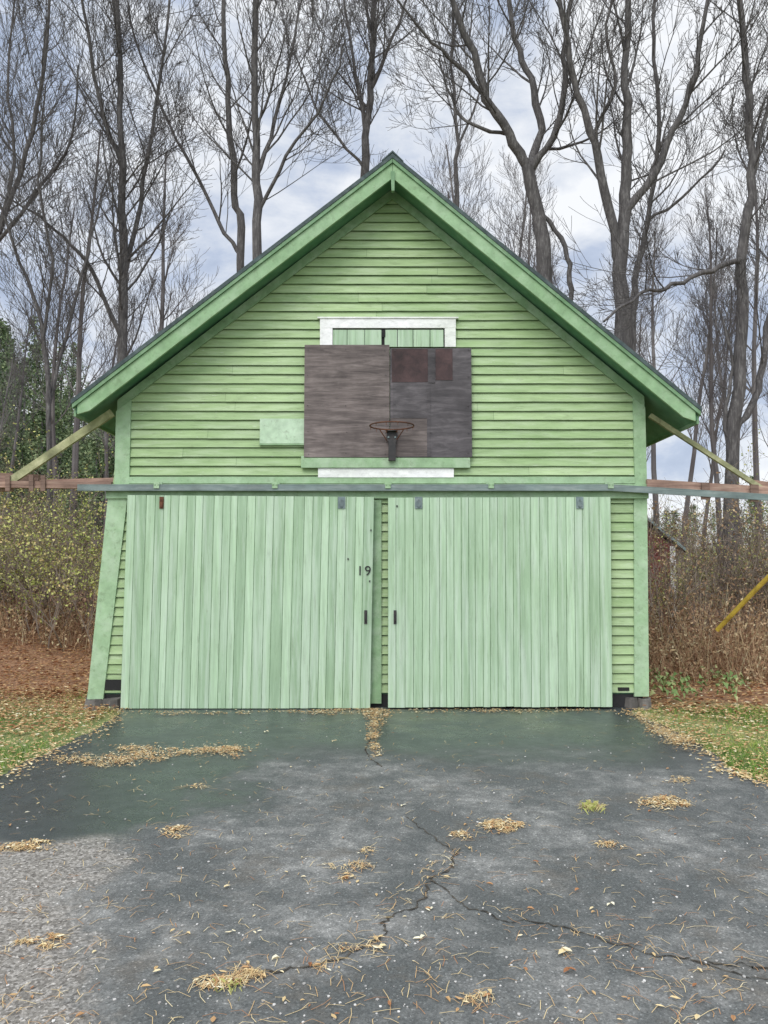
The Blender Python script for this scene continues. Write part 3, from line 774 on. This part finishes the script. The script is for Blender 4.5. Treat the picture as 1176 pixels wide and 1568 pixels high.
# ================================================================== BARE TREES (main ones)
random.seed(77)
def tree(specs, y, name='bare_tree'):
    mb = MB()
    for uv, w0, w1, st, dn, dy in specs: limb(mb, uv, y, w0, w1, st, dn, dy)
    return mb.build(name, [M_bark], smooth=True)
tree([([(188, 905), (186, 700), (186, 560), (190, 400), (186, 250), (182, 100), (178, -80)], 24, 7, .35, 2.6, 0),
      ([(186, 520), (150, 430), (110, 375), (60, 330), (10, 300)], 9, 3, .15, 2.2, -1),
      ([(188, 430), (215, 310), (236, 170), (262, 0), (275, -60)], 10, 3, .15, 2.4, 1.5),
      ([(186, 250), (150, 150), (130, 20), (120, -60)], 9, 3, .1, 2.4, -1.5)], 9.5)
tree([([(372, 905), (370, 400), (360, 300), (352, 180), (345, 60), (338, -80)], 17, 7, .4, 2.2, 0),
      ([(368, 390), (335, 340), (290, 250), (250, 170), (205, 60), (190, -40)], 8, 3, .1, 2.0, 1)], 9.6)
tree([([(398, 905), (396, 400), (392, 250), (388, 100), (392, -80)], 21, 9, .4, 2.2, 0),
      ([(392, 270), (420, 190), (445, 90), (470, -40)], 9, 3, .15, 2.3, 1),
      ([(394, 330), (440, 240), (500, 150), (530, 60)], 7, 3, .15, 2.3, -1)], 8.8)
tree([([(552, 905), (557, 300), (564, 180), (572, 60), (574, -80)], 18, 8, .4, 2.4, 0),
      ([(562, 215), (545, 120), (528, 20), (520, -60)], 8, 3, .1, 2.4, 1), ([(566, 140), (600, 60), (640, -40)], 8, 3, .1, 2.4, -1),
      ([(560, 260), (500, 190), (470, 130), (440, 60)], 6, 2.5, .1, 2.3, 1)], 11)
tree([([(702, 905), (698, 300), (701, 210), (692, 100), (700, -60)], 10, 4, .4, 2.6, 0), ([(700, 230), (730, 160), (745, 90)], 5, 2.5, .1, 2, 0)], 13)
tree([([(838, 905), (833, 420), (826, 330), (808, 255)], 30, 23, .8, .6, 0),
      ([(808, 255), (778, 205), (745, 150), (724, 80), (700, 20), (668, -70)], 19, 9, .25, 1.8, -.8),
      ([(808, 258), (828, 200), (812, 120), (790, 60), (772, -50)], 17, 8, .2, 1.8, .8),
      ([(812, 262), (845, 210), (862, 150), (866, 60), (884, -70)], 15, 7, .15, 1.8, -.5),
      ([(745, 150), (700, 100), (650, 50), (600, -10)], 9, 3, .1, 1.9, -1),
      ([(776, 205), (720, 190), (690, 150), (672, 90)], 8, 3, .1, 1.9, .5),
      ([(832, 330), (865, 380), (874, 430), (872, 480)], 8, 10, .9, .5, 0)], 8.0)
tree([([(958, 905), (955, 520), (950, 400), (957, 300), (962, 200), (958, 100), (968, -70)], 32, 10, .45, 1.8, 0),
      ([(950, 410), (928, 290), (905, 200), (880, 120), (858, 20), (845, -50)], 18, 6, .2, 1.9, -1),
      ([(955, 330), (1000, 265), (1040, 180), (1072, 80), (1092, -60)], 17, 6, .15, 1.9, -.6),
      ([(905, 210), (940, 130), (930, 40), (950, -50)], 8, 4, .15, 1.9, 0)], 7.2)
tree([([(972, 905), (968, 560), (974, 430), (992, 340), (1008, 200), (1000, 60), (1010, -60)], 14, 5, .4, 2, 0),
      ([(990, 340), (1060, 290), (1110, 230)], 6, 3, .15, 2, 0)], 9)
tree([([(1112, 905), (1122, 700), (1136, 500), (1133, 400), (1150, 300), (1148, 180), (1136, 60), (1122, -70)], 26, 9, .5, 1.9, 0),
      ([(1135, 398), (1090, 415), (1030, 437), (980, 452), (925, 492)], 10, 4, .2, 1.4, -1.5),
      ([(1150, 290), (1168, 200), (1190, 100)], 10, 5, .2, 1.9, 0),
      ([(1126, 660), (1160, 600), (1175, 500), (1200, 380), (1190, 200)], 14, 7, .3, 1.7, .6),
      ([(1124, 690), (1108, 640), (1120, 560), (1100, 470)], 9, 4, .3, 1.6, 0)], 6.6)
tree([([(70, 940), (76, 640), (62, 500), (30, 400), (-20, 260)], 11, 4, .3, 2.2, 0), ([(75, 620), (112, 480), (140, 360), (170, 250)], 7, 3, .15, 2.2, 1),
      ([(66, 520), (80, 400), (60, 280), (70, 130)], 6, 3, .15, 2.2, -.5)], 8)
tree([([(-50, 940), (-40, 500), (10, 330), (50, 200), (70, 60), (75, -60)], 12, 5, .4, 2.2, 0), ([(-30, 440), (20, 250), (10, 120), (30, -40)], 8, 3, .3, 2.2, 1),
      ([(-10, 380), (50, 300), (110, 210), (120, 100)], 7, 3, .2, 2.2, -1)], 10)

# background wood, instanced variants : high crowns on slim stems
random.seed(101)
var = []
for k in range(4):
    mb = MB(); H = R(15, 19)
    p = Vector((0, 0, 0)); d = Vector((0, 0, 1)); pts = [p]
    for i in range(12): d = (d+rndv()*.07+Vector((0, 0, .1))).normalized(); pts.append(pts[-1]+d*H/12)
    rads = [.12*(1-.85*i/12)+.01 for i in range(13)]; tube(mb, pts, rads, 6)
    for i in range(5, 12):
        for _ in range(3): grow(mb, pts[i], tilt(d, R(.35, .8)), H*.26*(1-.4*i/13)*R(.6, 1.1), rads[i]*.35, 1, 3, None, .14, .13, (1, 2), .0055)
    var.append(mb.build('distant_tree_src', [M_farbark]))
dist = empty('distant_bare_trees')
def inst(src, x, y, s, par, sz=1.0):
    c = bpy.data.objects.new('tree_part', src.data); scene.collection.objects.link(c); c.parent = par
    c.location = (x, y, hz(x, y)-.05); c.scale = (s, s, s*sz); c.rotation_euler = (R(-.04, .04), R(-.04, .04), R(0, 6.28))
NT = 42
for i in range(NT):
    y = R(18, 40); x = (-.56+1.12*(i+R(.1, .9))/NT)*(y+CD)
    if x < -.38*(y+CD) and i % 3 == 0: continue
    inst(random.choice(var), x, y, R(.8, 1.2), dist)
for o in var: bpy.data.objects.remove(o)

# pines: wide irregular crowns of drooping needle sprays
M_pine = tonemat('pine_needles', [(0, (.05, .085, .045)), (.5, (.12, .17, .08)), (1, (.25, .29, .15))], .8)  # greens lightened so distance haze is in the needle colour
pv = []
for k in range(3):
    mb = MB(); H = 11.0; tube(mb, [Vector((0, 0, 0)), Vector((0, 0, H))], [.2, .03], 6)
    z = 1.2
    while z < H:
        rad_ = (1-(z/H)**1.6)*3.9*R(.5, 1.2)+.3
        for _ in range(5):
            a = R(0, 6.283); L_ = rad_*R(.5, 1.2); dr = R(-.2, .3)
            for q in range(15):
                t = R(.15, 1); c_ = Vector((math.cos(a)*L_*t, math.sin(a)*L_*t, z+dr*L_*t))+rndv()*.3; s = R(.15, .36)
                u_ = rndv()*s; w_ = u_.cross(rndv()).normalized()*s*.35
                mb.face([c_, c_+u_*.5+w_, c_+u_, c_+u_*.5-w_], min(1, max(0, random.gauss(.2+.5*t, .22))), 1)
        z += R(.36, .6)
    pv.append(mb.build('pine_src', [M_farbark, M_pine]))
pines = empty('pine_forest')
for _ in range(84):
    y = R(48, 98); x = -R(.30, .58)*(y+CD); inst(random.choice(pv), x, y, R(.6, 1.2), pines, R(.7, 1.05))
for _ in range(18):
    y = R(50, 95); x = R(.30, .62)*(y+CD); inst(random.choice(pv), x, y, R(.45, .75), pines, R(.7, 1))
for o in pv: bpy.data.objects.remove(o)

# ================================================================== SKY, SUN, CAMERA
w = bpy.data.worlds.new('World'); scene.world = w; w.use_nodes = True; nt = w.node_tree
bg = nt.nodes['Background']; bg.inputs['Strength'].default_value = .1
sk = nt.nodes.new('ShaderNodeTexSky'); sk.sky_type = 'NISHITA'; sk.sun_disc = False
EL_, AZ = math.radians(42), math.radians(200)
sk.sun_elevation = EL_; sk.sun_rotation = AZ
sd = Vector((math.sin(AZ)*math.cos(EL_), math.cos(AZ)*math.cos(EL_), math.sin(EL_)))
tc = nt.nodes.new('ShaderNodeTexCoord'); mp = nt.nodes.new('ShaderNodeMapping'); mp.inputs['Scale'].default_value = (1, 1, 1.9); mp.inputs['Location'].default_value = (.4, .1, .25)
nt.links.new(tc.outputs['Generated'], mp.inputs[0])
c1 = noise(nt, mp.outputs[0], 3.0, 7, .55, .5); c2 = noise(nt, mp.outputs[0], 7.5, 6, .6, .3)
cf = math_(nt, 'ADD', math_(nt, 'MULTIPLY', c1, .62), math_(nt, 'MULTIPLY', c2, .38))
cl = ramp(nt, cf, [(.35, (4.2, 5.0, 6.6)), (.43, (5.6, 6.4, 8.0)), (.49, (7.8, 8.3, 9.2)), (.57, (10.2, 10.4, 10.7))])
dt = nt.nodes.new('ShaderNodeVectorMath'); dt.operation = 'DOT_PRODUCT'; nt.links.new(tc.outputs['Generated'], dt.inputs[0]); dt.inputs[1].default_value = sd
mrn = nt.nodes.new('ShaderNodeMapRange'); mrn.interpolation_type = 'SMOOTHSTEP'
mrn.inputs[1].default_value = .1; mrn.inputs[2].default_value = 1.0; mrn.inputs[3].default_value = 1.0; mrn.inputs[4].default_value = 2.2
nt.links.new(dt.outputs['Value'], mrn.inputs[0])
cl = mixc(nt, 1.0, cl, mrn.outputs[0], 'MULTIPLY')
fin = mixc(nt, .92, sk.outputs[0], cl)
nt.links.new(fin, bg.inputs['Color'])
sun = bpy.data.lights.new('sun', 'SUN'); sun.energy = 1.4; sun.angle = math.radians(30); sun.color = (1, .94, .86)
so = bpy.data.objects.new('sun', sun); scene.collection.objects.link(so)
so.rotation_euler = sd.to_track_quat('Z', 'Y').to_euler()
cam = bpy.data.cameras.new('camera'); co = bpy.data.objects.new('camera', cam); scene.collection.objects.link(co)
cam.sensor_fit = 'VERTICAL'; cam.sensor_height = 36; cam.lens = 36*FPX/1568; cam.clip_end = 3000
co.location = (0, -CD, CH); co.rotation_euler = (math.radians(94), 0, 0)
scene.camera = co
scene.view_settings.view_transform = 'Standard'; scene.view_settings.look = 'None'; scene.view_settings.exposure = 0
